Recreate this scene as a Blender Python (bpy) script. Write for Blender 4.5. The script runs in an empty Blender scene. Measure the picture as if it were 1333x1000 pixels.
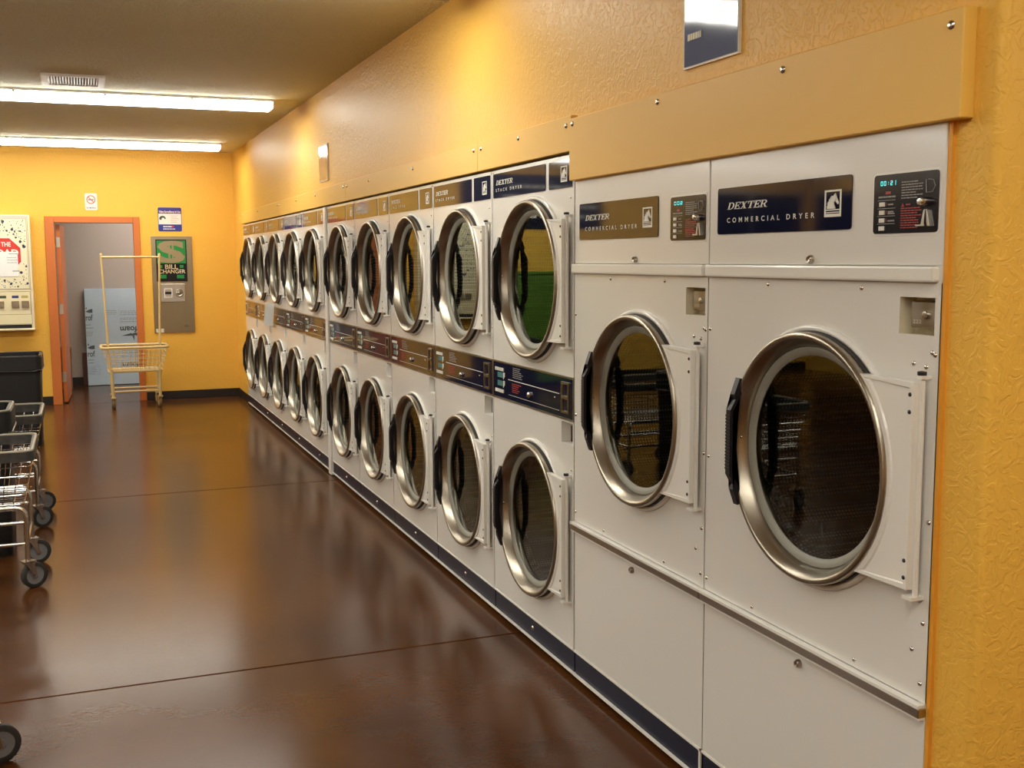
import bpy, bmesh, math, random
from mathutils import Vector, Matrix
random.seed(4)
sc = bpy.context.scene
COL = sc.collection

# ------------------------------------------------------------------ camera
cam_d = bpy.data.cameras.new('camera'); cam = bpy.data.objects.new('camera', cam_d); COL.objects.link(cam)
sc.camera = cam
F_PX = 1432.97
cam_d.sensor_fit = 'HORIZONTAL'; cam_d.sensor_width = 36.0; cam_d.lens = 36.0 * F_PX / 1333.0
cam_d.clip_start = 0.02; cam_d.clip_end = 100
yw, pt, rl = [math.radians(a) for a in (21.3211, 6.5156, -0.267)]
fw = Vector((math.sin(yw)*math.cos(pt), math.cos(yw)*math.cos(pt), -math.sin(pt)))
rt = Vector((math.cos(yw), -math.sin(yw), 0)); up = rt.cross(fw)
r2 = rt*math.cos(rl) + up*math.sin(rl); u2 = -rt*math.sin(rl) + up*math.cos(rl)
M = Matrix((r2, u2, -fw)).transposed().to_4x4(); M.translation = Vector((-1.6866, 0, 1.6))
cam.matrix_world = M

# ------------------------------------------------------------------ world, exposure
w = bpy.data.worlds.new('world'); sc.world = w; w.use_nodes = True
w.node_tree.nodes['Background'].inputs[0].default_value = (1.0, 0.95, 0.88, 1)
w.node_tree.nodes['Background'].inputs[1].default_value = 0.02
sc.view_settings.view_transform = 'Standard'; sc.view_settings.look = 'None'
sc.view_settings.gamma = 1.0; sc.view_settings.use_curve_mapping = False
sc.view_settings.exposure = 0.0
LAMP = 19.5                      # radiance of the fluorescent lenses
LAMP_COL = (1.0, 0.965, 0.865)

# ------------------------------------------------------------------ materials
def nn(nt, t, **kw):
    n = nt.nodes.new(t)
    for k, v in kw.items(): setattr(n, k, v)
    return n
def mat(name, col, rough=0.5, metal=0.0, coat=0.0, var=None, bump=None, emit=None, spec=None, roughvar=None, stretch=None):
    """var=(colour2, scale, detail); bump=(scale, strength, distance, detail, distortion)"""
    m = bpy.data.materials.new(name); m.use_nodes = True; nt = m.node_tree
    b = nt.nodes['Principled BSDF']
    b.inputs['Base Color'].default_value = (*col, 1); b.inputs['Roughness'].default_value = rough
    b.inputs['Metallic'].default_value = metal; b.inputs['Coat Weight'].default_value = coat
    b.inputs['Coat Roughness'].default_value = 0.08
    if spec is not None: b.inputs['Specular IOR Level'].default_value = spec
    tc = nn(nt, 'ShaderNodeTexCoord'); vec = tc.outputs['Object']
    if stretch:
        mp = nn(nt, 'ShaderNodeMapping'); mp.inputs['Scale'].default_value = stretch
        nt.links.new(vec, mp.inputs['Vector']); vec = mp.outputs['Vector']
    if var:
        n = nn(nt, 'ShaderNodeTexNoise'); n.inputs['Scale'].default_value = var[1]; n.inputs['Detail'].default_value = var[2]
        nt.links.new(vec, n.inputs['Vector'])
        r = nn(nt, 'ShaderNodeValToRGB'); r.color_ramp.elements[0].position = .35; r.color_ramp.elements[1].position = .68
        r.color_ramp.elements[0].color = (*col, 1); r.color_ramp.elements[1].color = (*var[0], 1)
        nt.links.new(n.outputs['Fac'], r.inputs['Fac']); nt.links.new(r.outputs['Color'], b.inputs['Base Color'])
    if roughvar:
        n = nn(nt, 'ShaderNodeTexNoise'); n.inputs['Scale'].default_value = roughvar[2]; n.inputs['Detail'].default_value = 4
        nt.links.new(vec, n.inputs['Vector'])
        mr = nn(nt, 'ShaderNodeMapRange'); mr.inputs['From Min'].default_value = .1; mr.inputs['From Max'].default_value = .9
        mr.inputs['To Min'].default_value = roughvar[0]; mr.inputs['To Max'].default_value = roughvar[1]
        nt.links.new(n.outputs['Fac'], mr.inputs['Value']); nt.links.new(mr.outputs['Result'], b.inputs['Roughness'])
    if bump:
        n = nn(nt, 'ShaderNodeTexNoise'); n.inputs['Scale'].default_value = bump[0]; n.inputs['Detail'].default_value = bump[3]
        n.inputs['Distortion'].default_value = bump[4]; nt.links.new(vec, n.inputs['Vector'])
        h = n.outputs['Fac']
        if bump[4] > 0:
            r = nn(nt, 'ShaderNodeValToRGB'); r.color_ramp.elements[0].position = .46; r.color_ramp.elements[1].position = .56
            nt.links.new(h, r.inputs['Fac']); h = r.outputs['Color']
        bp = nn(nt, 'ShaderNodeBump'); bp.inputs['Strength'].default_value = bump[1]; bp.inputs['Distance'].default_value = bump[2]
        nt.links.new(h, bp.inputs['Height']); nt.links.new(bp.outputs['Normal'], b.inputs['Normal'])
        if coat: nt.links.new(bp.outputs['Normal'], b.inputs['Coat Normal'])
    if emit:
        b.inputs['Emission Color'].default_value = (*emit[0], 1); b.inputs['Emission Strength'].default_value = emit[1]
    return m

YEL = (0.83, 0.475, 0.075)
MT = {
 'wall': mat('yellow_textured_paint', YEL, .42, spec=.24, bump=(30, .32, .004, 3, 1.4)),
 'board': mat('yellow_board_paint', (0.84, 0.50, 0.090), .45, spec=.32, bump=(180, .05, .001, 2, 0)),
 'caulk': mat('orange_yellow_edge_paint', (0.80, 0.36, 0.035), .5),
 'ceil': mat('tan_ceiling_texture', (0.84, 0.79, 0.58), .8, bump=(45, .75, .008, 4, .8)),
 'floor': mat('brown_stained_concrete', (0.052, 0.0165, 0.0042), .22, var=((0.098, 0.035, 0.0085), 1.0, 5), roughvar=(.16, .24, 1.2), bump=(55, .16, .002, 3, 0), spec=.21),
 'joint': mat('dark_joint', (0.03, 0.012, 0.006), .7),
 'base': mat('black_vinyl_base', (0.018, 0.014, 0.012), .35),
 'white': mat('white_enamel', (0.75, 0.74, 0.70), .24, bump=(420, .05, .0006, 1, 0), coat=.25),
 'trim': mat('ivory_trim_enamel', (0.81, 0.80, 0.75), .28, coat=.2),
 'cream': mat('cream_recess', (0.66, 0.60, 0.44), .5),
 'steel': mat('brushed_steel', (0.40, 0.36, 0.295), .30, 1.0),
 'plate_steel': mat('dull_steel_panel', (0.44, 0.37, 0.25), .30, 1.0),
 'strip': mat('stainless_strip', (0.45, 0.41, 0.36), .28, 1.0),
 'chrome': mat('chrome_wire', (0.60, 0.59, 0.57), .20, 1.0),
 'screw': mat('zinc_screw', (0.62, 0.60, 0.57), .25, 1.0),
 'dark_screw': mat('dark_screw', (0.05, 0.045, 0.05), .4, .6),
 'navy': mat('navy_gloss_panel', (0.008, 0.010, 0.030), .05, spec=.62),
 'navy_kick': mat('navy_kick_enamel', (0.008, 0.010, 0.030), .38, spec=.3),
 'black_gloss': mat('black_overlay', (0.012, 0.011, 0.016), .14),
 'handle': mat('black_handle_plastic', (0.014, 0.012, 0.016), .42),
 'gasket': mat('grey_gasket', (0.28, 0.275, 0.235), .5),
 'rubber': mat('dark_rubber', (0.03, 0.028, 0.026), .7),
 'black': mat('black_plastic', (0.008, 0.008, 0.009), .45),
 'bagedge': mat('black_bag_film', (0.03, 0.03, 0.03), .22),
 'bumper': mat('grey_vinyl_bumper', (0.032, 0.031, 0.029), .45, var=((0.06, 0.057, 0.052), 30, 2)),
 'rimgrey': mat('tan_grey_rim', (0.36, 0.33, 0.25), .4),
 'wheelgrey': mat('grey_wheel_hub', (0.20, 0.20, 0.21), .5),
 'ivorycart': mat('cream_cart_enamel', (0.68, 0.51, 0.23), .38),
 'ivorywheel': mat('brown_cart_wheel', (0.20, 0.13, 0.05), .5),
 'print_w': mat('white_print', (0.78, 0.76, 0.68), .5),
 'print_g': mat('grey_print', (0.30, 0.29, 0.27), .5),
 'print_r': mat('red_print', (0.38, 0.03, 0.02), .5),
 'teal': mat('teal_window', (0.05, 0.20, 0.20), .3),
 'led': mat('cyan_led', (0.02, 0.3, 0.3), .4, emit=((0.12, 1.0, 0.95), 1.1)),
 'red': mat('stop_red', (0.62, 0.035, 0.02), .45),
 'frame': mat('terracotta_door_paint', (0.58, 0.165, 0.035), .38),
 'hinge': mat('hinge_metal', (0.55, 0.50, 0.44), .35, .9),
 'grey': mat('grey_room_paint', (0.50, 0.46, 0.42), .7, bump=(40, .15, .003, 3, 0)),
 'foam': mat('blue_foam_board', (0.50, 0.68, 0.84), .6, var=((0.56, 0.73, 0.87), 3, 2)),
 'foamink': mat('foam_ink', (0.085, 0.115, 0.14), .6),
 'foamink2': mat('foam_light_ink', (0.30, 0.40, 0.50), .6),
 'cardboard': mat('cardboard', (0.25, 0.15, 0.08), .8, var=((0.29, 0.18, 0.10), 12, 3)),
 'redbrown': mat('red_brown_board', (0.13, 0.05, 0.04), .6),
 'vend': mat('cream_machine_enamel', (0.78, 0.70, 0.46), .35),
 'vendp': mat('cream_poster', (0.80, 0.74, 0.52), .3),
 'ink': mat('navy_ink', (0.025, 0.03, 0.10), .5),
 'ink2': mat('green_black_ink', (0.05, 0.06, 0.04), .5),
 'pinkline': mat('mauve_line', (0.26, 0.18, 0.20), .5),
 'paper': mat('white_paper', (0.80, 0.80, 0.78), .7),
 'signblue': mat('sign_blue', (0.02, 0.035, 0.26), .3),
 'signpurple': mat('sign_purple', (0.085, 0.02, 0.20), .3),
 'signwhite': mat('sign_white', (0.82, 0.74, 0.68), .3),
 'green': mat('bill_green', (0.01, 0.22, 0.045), .35),
 'tan': mat('bill_tan', (0.30, 0.23, 0.13), .35),
 'oatmeal': mat('bill_letters', (0.58, 0.47, 0.27), .4),
 'laminate': mat('hazed_navy_poster', (0.13, 0.17, 0.29), .07, bump=(5, .012, .02, 1, 0), coat=.3),  # navy sheet lightened; reflected ceiling haze is put into the colour
 'laminate_brown': mat('laminated_brownish_poster', (0.42, 0.28, 0.20), .08, bump=(6, .25, .01, 1, 0), coat=.6),  # one even brownish tone over the sheet
 'goldprint': mat('gold_print', (0.50, 0.40, 0.12), .4),
 'cabgreen': mat('green_cabinet_enamel', (0.13, 0.30, 0.03), .4),
 'added_glass': mat('added_dark_glass', (0.006, 0.007, 0.009), .03),
 'housing': mat('white_fixture_enamel', (0.80, 0.79, 0.80), .4),
 'ventwhite': mat('white_vent_enamel', (0.93, 0.91, 0.90), .45),
 'ventdark': mat('vent_shadow_box', (0.03, 0.03, 0.04), .8),
 'yellowtag': mat('yellow_tag', (0.75, 0.58, 0.03), .5),
 'lens': mat('fluorescent_lens', (0.9, 0.9, 0.9), .4, emit=(LAMP_COL, LAMP)),
 'lens_added': mat('added_store_room_lens', (0.9, 0.9, 0.9), .4, emit=((1.0, 0.92, 0.84), 22.0)),
}
_b = MT['steel'].node_tree.nodes['Principled BSDF']; _b.inputs['Anisotropic'].default_value = .5
_t = MT['steel'].node_tree.nodes.new('ShaderNodeTangent'); _t.direction_type = 'RADIAL'; _t.axis = 'X'
MT['steel'].node_tree.links.new(_t.outputs[0], _b.inputs['Tangent'])
# door glass: fresnel mirror over a tinted see-through pane
def glass_mat():
    m = bpy.data.materials.new('dryer_door_glass'); m.use_nodes = True; nt = m.node_tree; nt.nodes.clear()
    o = nn(nt, 'ShaderNodeOutputMaterial'); mx = nn(nt, 'ShaderNodeMixShader'); fr = nn(nt, 'ShaderNodeFresnel')
    fr.inputs['IOR'].default_value = 1.70
    t = nn(nt, 'ShaderNodeBsdfTransparent'); t.inputs['Color'].default_value = (0.50, 0.55, 0.50, 1)
    g = nn(nt, 'ShaderNodeBsdfGlossy'); g.inputs['Roughness'].default_value = .015; g.inputs['Color'].default_value = (.93, .97, .93, 1)
    nt.links.new(fr.outputs[0], mx.inputs[0]); nt.links.new(t.outputs[0], mx.inputs[1]); nt.links.new(g.outputs[0], mx.inputs[2])
    nt.links.new(mx.outputs[0], o.inputs['Surface']); return m
MT['glass'] = glass_mat()
# drum: dark metal, dimple glints put into the colour as light dots
def drum_mat():
    m = mat('dimple_glint_drum', (0.22, 0.22, 0.21), .35, .7); nt = m.node_tree; b = nt.nodes['Principled BSDF']
    tc = nn(nt, 'ShaderNodeTexCoord'); v = nn(nt, 'ShaderNodeTexVoronoi'); v.inputs['Scale'].default_value = 90; v.inputs['Randomness'].default_value = 0.0
    mp = nn(nt, 'ShaderNodeMapping'); mp.inputs['Rotation'].default_value = (.78, 0, 0)
    nt.links.new(tc.outputs['Object'], mp.inputs['Vector']); nt.links.new(mp.outputs['Vector'], v.inputs['Vector'])
    r = nn(nt, 'ShaderNodeValToRGB'); r.color_ramp.elements[0].position = .30; r.color_ramp.elements[1].position = .40
    r.color_ramp.elements[0].color = (0.30, 0.34, 0.30, 1); r.color_ramp.elements[1].color = (0.035, 0.042, 0.036, 1)
    nt.links.new(v.outputs['Distance'], r.inputs['Fac']); nt.links.new(r.outputs['Color'], b.inputs['Base Color']); return m
MT['drum'] = drum_mat()

# ------------------------------------------------------------------ helpers
def link(o, parent=None):
    COL.objects.link(o)
    if parent: o.parent = parent
    return o
def build(name, bm, m, parent=None, smooth=None, kind=None, label=None):
    me = bpy.data.meshes.new(name)
    bmesh.ops.recalc_face_normals(bm, faces=bm.faces)
    bm.to_mesh(me); bm.free(); me.materials.append(MT[m])
    if smooth:
        for p in me.polygons: p.use_smooth = True
        me.set_sharp_from_angle(angle=math.radians(smooth))
    o = link(bpy.data.objects.new(name, me), parent)
    if kind: o['kind'] = kind
    if label: o['label'] = label
    return o
def share(name, me, parent, loc, rot=None):
    o = link(bpy.data.objects.new(name, me), parent); o.location = loc
    if rot: o.rotation_euler = rot
    return o
def thing(name, label, cat, loc=(0, 0, 0), rz=0, group=None):
    o = link(bpy.data.objects.new(name, None)); o.location = loc; o.rotation_euler = (0, 0, rz)
    o.empty_display_size = .1
    return tag(o, label, cat, group)
def tag(o, label, cat, group=None):
    o['label'] = label; o['category'] = cat
    if group: o['group'] = group
    return o
def struct(o, label=None):
    o['kind'] = 'structure'
    if label: o['label'] = label
    return o
def dup(o, parent=None):
    c = o.copy(); COL.objects.link(c); c.parent = parent
    for ch in o.children: dup(ch, c)
    return c
def box(bm, x, y, z):
    vs = [bm.verts.new((a, b, c)) for a in x for b in y for c in z]
    for f in ((0,1,3,2),(4,6,7,5),(0,4,5,1),(2,3,7,6),(0,2,6,4),(1,5,7,3)): bm.faces.new([vs[i] for i in f])
def bxm(*boxes):
    bm = bmesh.new()
    for b in boxes: box(bm, *b)
    return bm
def bev(bm, w, seg=2):
    bmesh.ops.bevel(bm, geom=list(bm.edges), offset=w, segments=seg, affect='EDGES', profile=.5, clamp_overlap=True); return bm
def prism(bm, pts, d0, d1, plane='X'):
    """polygon pts (a,b) extruded from depth d0 to d1. X: (a,b)=(y,z); Y: (x,z); Z: (x,y)"""
    def P(a, b, d): return {'X': (d, a, b), 'Y': (a, d, b), 'Z': (a, b, d)}[plane]
    A = [bm.verts.new(P(a, b, d0)) for a, b in pts]; B = [bm.verts.new(P(a, b, d1)) for a, b in pts]
    fa = bm.faces.new(A); fb = bm.faces.new(B[::-1]); n = len(pts)
    for i in range(n): bm.faces.new((A[i], B[i], B[(i+1) % n], A[(i+1) % n]))
    return fa, fb
def rrect(a0, a1, b0, b1, r, n=4):
    out = []
    for cx, cy, t0 in ((a1-r, b1-r, 0), (a0+r, b1-r, 90), (a0+r, b0+r, 180), (a1-r, b0+r, 270)):
        for i in range(n+1):
            t = math.radians(t0 + 90*i/n); out.append((cx + r*math.cos(t), cy + r*math.sin(t)))
    return out
def tube(bm, pts, r, n=8, closed=False, cap=True):
    pts = [Vector(p) for p in pts]; rings = []; N = len(pts)
    prev = None
    for i, p in enumerate(pts):
        if closed: d = (pts[(i+1) % N] - pts[i-1])
        else: d = pts[min(i+1, N-1)] - pts[max(i-1, 0)]
        d.normalize()
        if prev is None:
            a = Vector((0, 0, 1)) if abs(d.z) < .9 else Vector((1, 0, 0)); u = d.cross(a).normalized()
        else: u = (prev - d*prev.dot(d)).normalized()
        prev = u; v = d.cross(u)
        rings.append([bm.verts.new(p + (u*math.cos(2*math.pi*k/n) + v*math.sin(2*math.pi*k/n))*r) for k in range(n)])
    for i in range(N if closed else N-1):
        A, B = rings[i], rings[(i+1) % N]
        for k in range(n): bm.faces.new((A[k], A[(k+1) % n], B[(k+1) % n], B[k]))
    if cap and not closed: bm.faces.new(rings[0][::-1]); bm.faces.new(rings[-1])
def arc(pts, r=.05, n=4):
    """round the inner corners of a polyline"""
    pts = [Vector(p) for p in pts]; out = [pts[0]]
    for i in range(1, len(pts)-1):
        a = (pts[i-1]-pts[i]).normalized(); b = (pts[i+1]-pts[i]).normalized()
        p0 = pts[i]+a*r; p2 = pts[i]+b*r
        for k in range(n+1):
            t = k/n; out.append(p0*(1-t)**2 + pts[i]*2*t*(1-t) + p2*t*t)
    return out + [pts[-1]]
def lathe(bm, prof, axis, c, n=48, close=False):
    """prof (d, r) along axis 'X','Y' or 'Z' through c"""
    def P(d, r, t):
        ca, sa = r*math.cos(t), r*math.sin(t)
        v = {'X': (d, ca, sa), 'Y': (ca, d, sa), 'Z': (ca, sa, d)}[axis]
        return (c[0]+v[0], c[1]+v[1], c[2]+v[2])
    rings = []
    for d, r in prof:
        rings.append([bm.verts.new(P(d, 0, 0))] if r <= 1e-6 else [bm.verts.new(P(d, r, 2*math.pi*k/n)) for k in range(n)])
    L = list(zip(rings, rings[1:])) + ([(rings[-1], rings[0])] if close else [])
    for A, B in L:
        for k in range(n):
            if len(A) == 1 and len(B) == 1: continue
            if len(A) == 1: bm.faces.new((A[0], B[(k+1) % n], B[k]))
            elif len(B) == 1: bm.faces.new((A[k], A[(k+1) % n], B[0]))
            else: bm.faces.new((A[k], A[(k+1) % n], B[(k+1) % n], B[k]))
_txt = {}
def text_pts(body, shear=0.0, bold=0.0, space=1.0):
    key = (body, shear, bold, space)
    if key in _txt: return _txt[key]
    cu = bpy.data.curves.new('t', 'FONT'); cu.body = body; cu.shear = shear; cu.offset = bold; cu.space_character = space; cu.resolution_u = 3
    o = bpy.data.objects.new('t', cu); COL.objects.link(o)
    dg = bpy.context.evaluated_depsgraph_get(); me = bpy.data.meshes.new_from_object(o.evaluated_get(dg))
    vs = [tuple(v.co[:2]) for v in me.vertices]; fs = [tuple(p.vertices) for p in me.polygons]
    bpy.data.objects.remove(o); bpy.data.curves.remove(cu); bpy.data.meshes.remove(me)
    _txt[key] = (vs, fs); return vs, fs
def put_flat(bm, vs, fs, a0, a1, b0, b1, d, plane, flip=False):
    """fit 2-D geometry to a box on a wall facing -X ('X': a = -y) or -Y ('Y': a = x)"""
    xs = [v[0] for v in vs]; ys = [v[1] for v in vs]; x0, x1, y0, y1 = min(xs), max(xs), min(ys), max(ys)
    out = []
    for x, y in vs:
        u = (x-x0)/(x1-x0 or 1); v = (y-y0)/(y1-y0 or 1)
        if flip: u, v = 1-u, 1-v
        a = a0+(a1-a0)*u; b = b0+(b1-b0)*v
        out.append(bm.verts.new((d, -a, b) if plane == 'X' else (a, d, b)))
    for f in fs:
        try: bm.faces.new([out[i] for i in f])
        except ValueError: pass
def text(name, body, a0, a1, b0, b1, d, plane, m, parent, flip=False, **kw):
    bm = bmesh.new(); put_flat(bm, *text_pts(body, **kw), a0, a1, b0, b1, d, plane, flip)
    return flatbuild(name, bm, m, parent, plane)
def flatbuild(name, bm, m, parent, plane):
    o = build(name, bm, m, parent)
    want = Vector((-1, 0, 0)) if plane == 'X' else Vector((0, -1, 0))
    me = o.data
    if len(me.polygons) and sum((p.normal.dot(want)*p.area for p in me.polygons)) < 0: me.flip_normals()
    return o
def quads2d(rects): # list of 4-point polys or (x0,x1,y0,y1)
    vs, fs = [], []
    for r in rects:
        q = r if not isinstance(r[0], (int, float)) else [(r[0], r[2]), (r[1], r[2]), (r[1], r[3]), (r[0], r[3])]
        fs.append(tuple(range(len(vs), len(vs)+len(q)))); vs += q
    return vs, fs
# a slanted slab-serif word for the dryer name plates
def serif_word():
    L = []
    def E(x): return [(x+.08, x+.28, 0, 1), (x, x+.75, 0, .1), (x, x+.75, .9, 1), (x+.28, x+.55, .45, .56), (x+.5, x+.58, .34, .67), (x+.66, x+.75, .1, .3), (x+.66, x+.75, .7, .9)]
    def D(x):
        o = [(x+.08, x+.28, 0, 1), (x, x+.45, 0, .1), (x, x+.45, .9, 1)]; n = 8
        for i in range(n):
            t0, t1 = [math.pi*(-.5+k/n) for k in (i, i+1)]
            o.append([(x+.42+.26*math.cos(t0), .5+.4*math.sin(t0)), (x+.42+.46*math.cos(t0), .5+.5*math.sin(t0)), (x+.42+.46*math.cos(t1), .5+.5*math.sin(t1)), (x+.42+.26*math.cos(t1), .5+.4*math.sin(t1))])
        return o
    def Xl(x): return [[(x+.08, 1), (x+.34, 1), (x+.84, 0), (x+.58, 0)], [(x+.12, 0), (x+.24, 0), (x+.80, 1), (x+.68, 1)], (x, x+.36, 0, .09), (x, x+.40, .91, 1), (x+.52, x+.92, 0, .09), (x+.58, x+.92, .91, 1)]
    def T(x): return [(x+.32, x+.54, 0, 1), (x, x+.86, .9, 1), (x, x+.09, .66, .9), (x+.77, x+.86, .66, .9), (x+.2, x+.66, 0, .09)]
    def R(x):
        o = [(x+.08, x+.28, 0, 1), (x, x+.40, 0, .09), (x, x+.48, .9, 1), (x+.28, x+.48, .44, .53), [(x+.40, .48), (x+.60, .48), (x+.90, 0), (x+.66, 0)], (x+.6, x+.98, 0, .09)]; n = 6
        for i in range(n):
            t0, t1 = [math.pi*(-.5+k/n) for k in (i, i+1)]
            o.append([(x+.46+.14*math.cos(t0), .72+.19*math.sin(t0)), (x+.46+.34*math.cos(t0), .72+.28*math.sin(t0)), (x+.46+.34*math.cos(t1), .72+.28*math.sin(t1)), (x+.46+.14*math.cos(t1), .72+.19*math.sin(t1))])
        return o
    x = 0
    for fn, wd in ((D, .95), (E, .82), (Xl, .98), (T, .92), (E, .82), (R, 1.0)): L += fn(x); x += wd
    vs, fs = quads2d(L); vs = [(a+.28*b, b) for a, b in vs]
    return vs, fs
WORD = serif_word()
HORSE = [(.0,.0),(.0,.20),(.07,.20),(.02,.34),(.11,.34),(.07,.48),(.17,.48),(.15,.62),(.25,.60),(.26,.74),(.36,.71),(.40,.85),(.50,.80),(.60,.94),(.66,.88),(.72,1.0),(.78,.86),(.84,.70),(.96,.46),(1.0,.36),(.95,.27),(.86,.27),(.80,.36),(.68,.44),(.58,.42),(.62,.26),(.70,.12),(.74,.0)]
def emblem(parent, s0, s1, z0, z1, d):
    W, H = s1-s0, z1-z0
    bm = bmesh.new(); put_flat(bm, *quads2d([(0, 1, 0, .07), (0, 1, .93, 1), (0, .10, .07, .93), (.90, 1, .07, .93), (.10, .90, .07, .115), (.10, .90, .15, .185), (.10, .90, .235, .28)]), s0, s1, z0, z1, d, 'X')
    flatbuild('emblem_frame', bm, 'print_w', parent, 'X')
    bm = bmesh.new(); pts = [(s0+W*(.14+.72*a), z0+H*(.30+.58*b)) for a, b in HORSE]
    vs = [bm.verts.new((d, -a, b)) for a, b in pts]; f = bm.faces.new(vs); bmesh.ops.triangulate(bm, faces=[f])
    flatbuild('emblem_horse', bm, 'print_w', parent, 'X')
def dashes(rows, a0, a1, b0, b1, fill=.55, seed=1, lo=.02, hi=.08):
    """blocks standing for rows of print too small to read"""
    rnd = random.Random(seed); R = []; h = (b1-b0)/rows; W = a1-a0
    for i in range(rows):
        a = a0; zb = b1-(i+1)*h; end = a0+W*rnd.uniform(.6, 1)
        while a < end:
            l = W*rnd.uniform(lo, hi); R.append((a, min(a+l, a1), zb+h*(.5-fill/2), zb+h*(.5+fill/2))); a += l+W*.025
    return R
def flat(name, rects, d, plane, m, parent):
    bm = bmesh.new(); vs, fs = quads2d(rects)
    out = [bm.verts.new((d, -a, b) if plane == 'X' else (a, d, b)) for a, b in vs]
    for f in fs: bm.faces.new([out[i] for i in f])
    return flatbuild(name, bm, m, parent, plane)
# shared little screw heads, facing -X and -Y
def screw_mesh(name, r, m, axis='X'):
    bm = bmesh.new(); lathe(bm, [(0, r), (-r*.35, r*.85), (-r*.6, r*.35), (-r*.45, 0)], axis, (0, 0, 0), 8)
    bmesh.ops.recalc_face_normals(bm, faces=bm.faces)
    me = bpy.data.meshes.new(name); bm.to_mesh(me); bm.free(); me.materials.append(MT[m])
    for p in me.polygons: p.use_smooth = True
    return me
SCREW = screw_mesh('screw', .006, 'screw'); SCREW_S = screw_mesh('screw_small', .0045, 'screw'); DSCREW = screw_mesh('dark_screw', .005, 'dark_screw')
BIGSCREW = screw_mesh('board_screw', .010, 'screw')
def P(x, s, z): return (x, -s, z)

# ------------------------------------------------------------------ the room
CEIL = 2.82; YB = 13.19; XL = -8.0; YF = -3.6; WX = 0.012
fl = struct(build('floor', bxm(((XL-.1, 3.3), (YF-.1, 15.3), (-.10, -.012))), 'joint'), 'brown stained concrete floor with saw-cut joints')
js = [YF, .70, 4.261, 7.818, 13.14, 15.3]
for a, b in zip(js, js[1:]):
    bm = bmesh.new(); box(bm, (XL-.1, 3.3), (a+.004, b-.004), (-.012, 0)); 
    bmesh.ops.bevel(bm, geom=[e for e in bm.edges if all(v.co.z > -.001 for v in e.verts)], offset=.003, segments=1, affect='EDGES')
    build('slab', bm, 'floor', fl)
struct(build('ceiling', bxm(((XL-.1, 3.3), (YF-.1, YB+.12), (CEIL, CEIL+.1))), 'ceil'), 'tan textured ceiling')
# right wall above the dryers and the pier at the far end
struct(build('wall_right', bxm(((WX, .16), (1.833, YB), (1.985, CEIL)), ((WX, .16), (12.37, YB), (0, 1.985))), 'wall'), 'yellow textured wall above the dryers')
bm = bmesh.new(); R_ = .022
pts = [(WX, 1.833), (WX, 1.712+R_)] + [(WX+R_-R_*math.cos(t), 1.712+R_-R_*math.sin(t)) for t in [math.pi/2*k/6 for k in range(1, 6)]] + [(WX+R_, 1.712), (3.3, 1.712), (3.3, 1.833)]
prism(bm, pts, 0, CEIL, 'Z'); struct(build('wall_return', bm, 'wall', smooth=40), 'yellow textured wall end with rounded corner beside the nearest dryer')
struct(build('wall_chase', bxm(((1.1, 1.2), (1.833, YB), (0, CEIL))), 'grey'), 'service wall behind the dryers')
struct(build('wall_left', bxm(((XL-.1, XL), (YF, YB), (0, CEIL))), 'wall'), 'yellow wall across the room')
for i, y in enumerate((2.2, 5.9, 9.6)):  # unseen dark panes, added so the dryers mirror something dark
    wd = struct(bpy.data.objects.new('added_window_%d' % (i+1), None), 'unseen dark panes added across the room for dryer reflections, number %d from the viewer' % (i+1)); COL.objects.link(wd)
    build('pane', bxm(((XL+.004, XL+.012), (y+.06, y+1.66), (.30, 2.44))), 'added_glass', wd); build('pane', bxm(((XL+.004, XL+.012), (y+1.72, y+3.34), (.30, 2.44))), 'added_glass', wd)
    build('frame', bxm(((XL, XL+.03), (y, y+3.4), (.24, .30)), ((XL, XL+.03), (y, y+3.4), (2.44, 2.50)), ((XL, XL+.03), (y, y+.06), (.30, 2.44)), ((XL, XL+.03), (y+1.66, y+1.72), (.30, 2.44)), ((XL, XL+.03), (y+3.34, y+3.4), (.30, 2.44))), 'strip', wd)
wd = struct(bpy.data.objects.new('added_window_4', None), 'unseen dark panes added in the end wall, far left of the vending machine'); COL.objects.link(wd)  # another unseen dark pair, added for the nearest name plate's reflection
build('pane', bxm(((-7.84, -7.06), (YB-.012, YB-.004), (.30, 2.46))), 'added_glass', wd); build('pane', bxm(((-7.0, -6.22), (YB-.012, YB-.004), (.30, 2.46))), 'added_glass', wd)
build('frame', bxm(((-7.9, -6.16), (YB-.03, YB), (.24, .30)), ((-7.9, -6.16), (YB-.03, YB), (2.46, 2.52)), ((-7.9, -7.84), (YB-.03, YB), (.30, 2.46)), ((-7.06, -7.0), (YB-.03, YB), (.30, 2.46)), ((-6.22, -6.16), (YB-.03, YB), (.30, 2.46))), 'strip', wd)
struct(build('wall_front', bxm(((XL, 3.3), (YF-.1, YF), (0, CEIL))), 'wall'), 'yellow wall behind the viewer')
struct(build('wall_near_side', bxm(((3.2, 3.3), (YF, 1.712), (0, CEIL))), 'wall'), 'yellow wall of the front bay')
DX0, DX1, DZ = -1.925, -1.103, 2.012   # door opening
OX0, OX1, OZ = -2.0, -1.05, 2.06
struct(build('wall_back', bxm(((XL, OX0), (YB, YB+.12), (0, CEIL)), ((OX1, 1.2), (YB, YB+.12), (0, CEIL)), ((OX0, OX1), (YB, YB+.12), (OZ, CEIL))), 'wall'), 'yellow end wall with the storeroom doorway')
for n, x0, x1 in (('baseboard_back_left', XL, -2.02), ('baseboard_back_right', -1.03, WX)):
    struct(build(n, bev(bxm(((x0, x1), (YB-.008, YB), (0, .098))), .002, 1), 'base'), 'black vinyl baseboard on the end wall')
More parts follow.
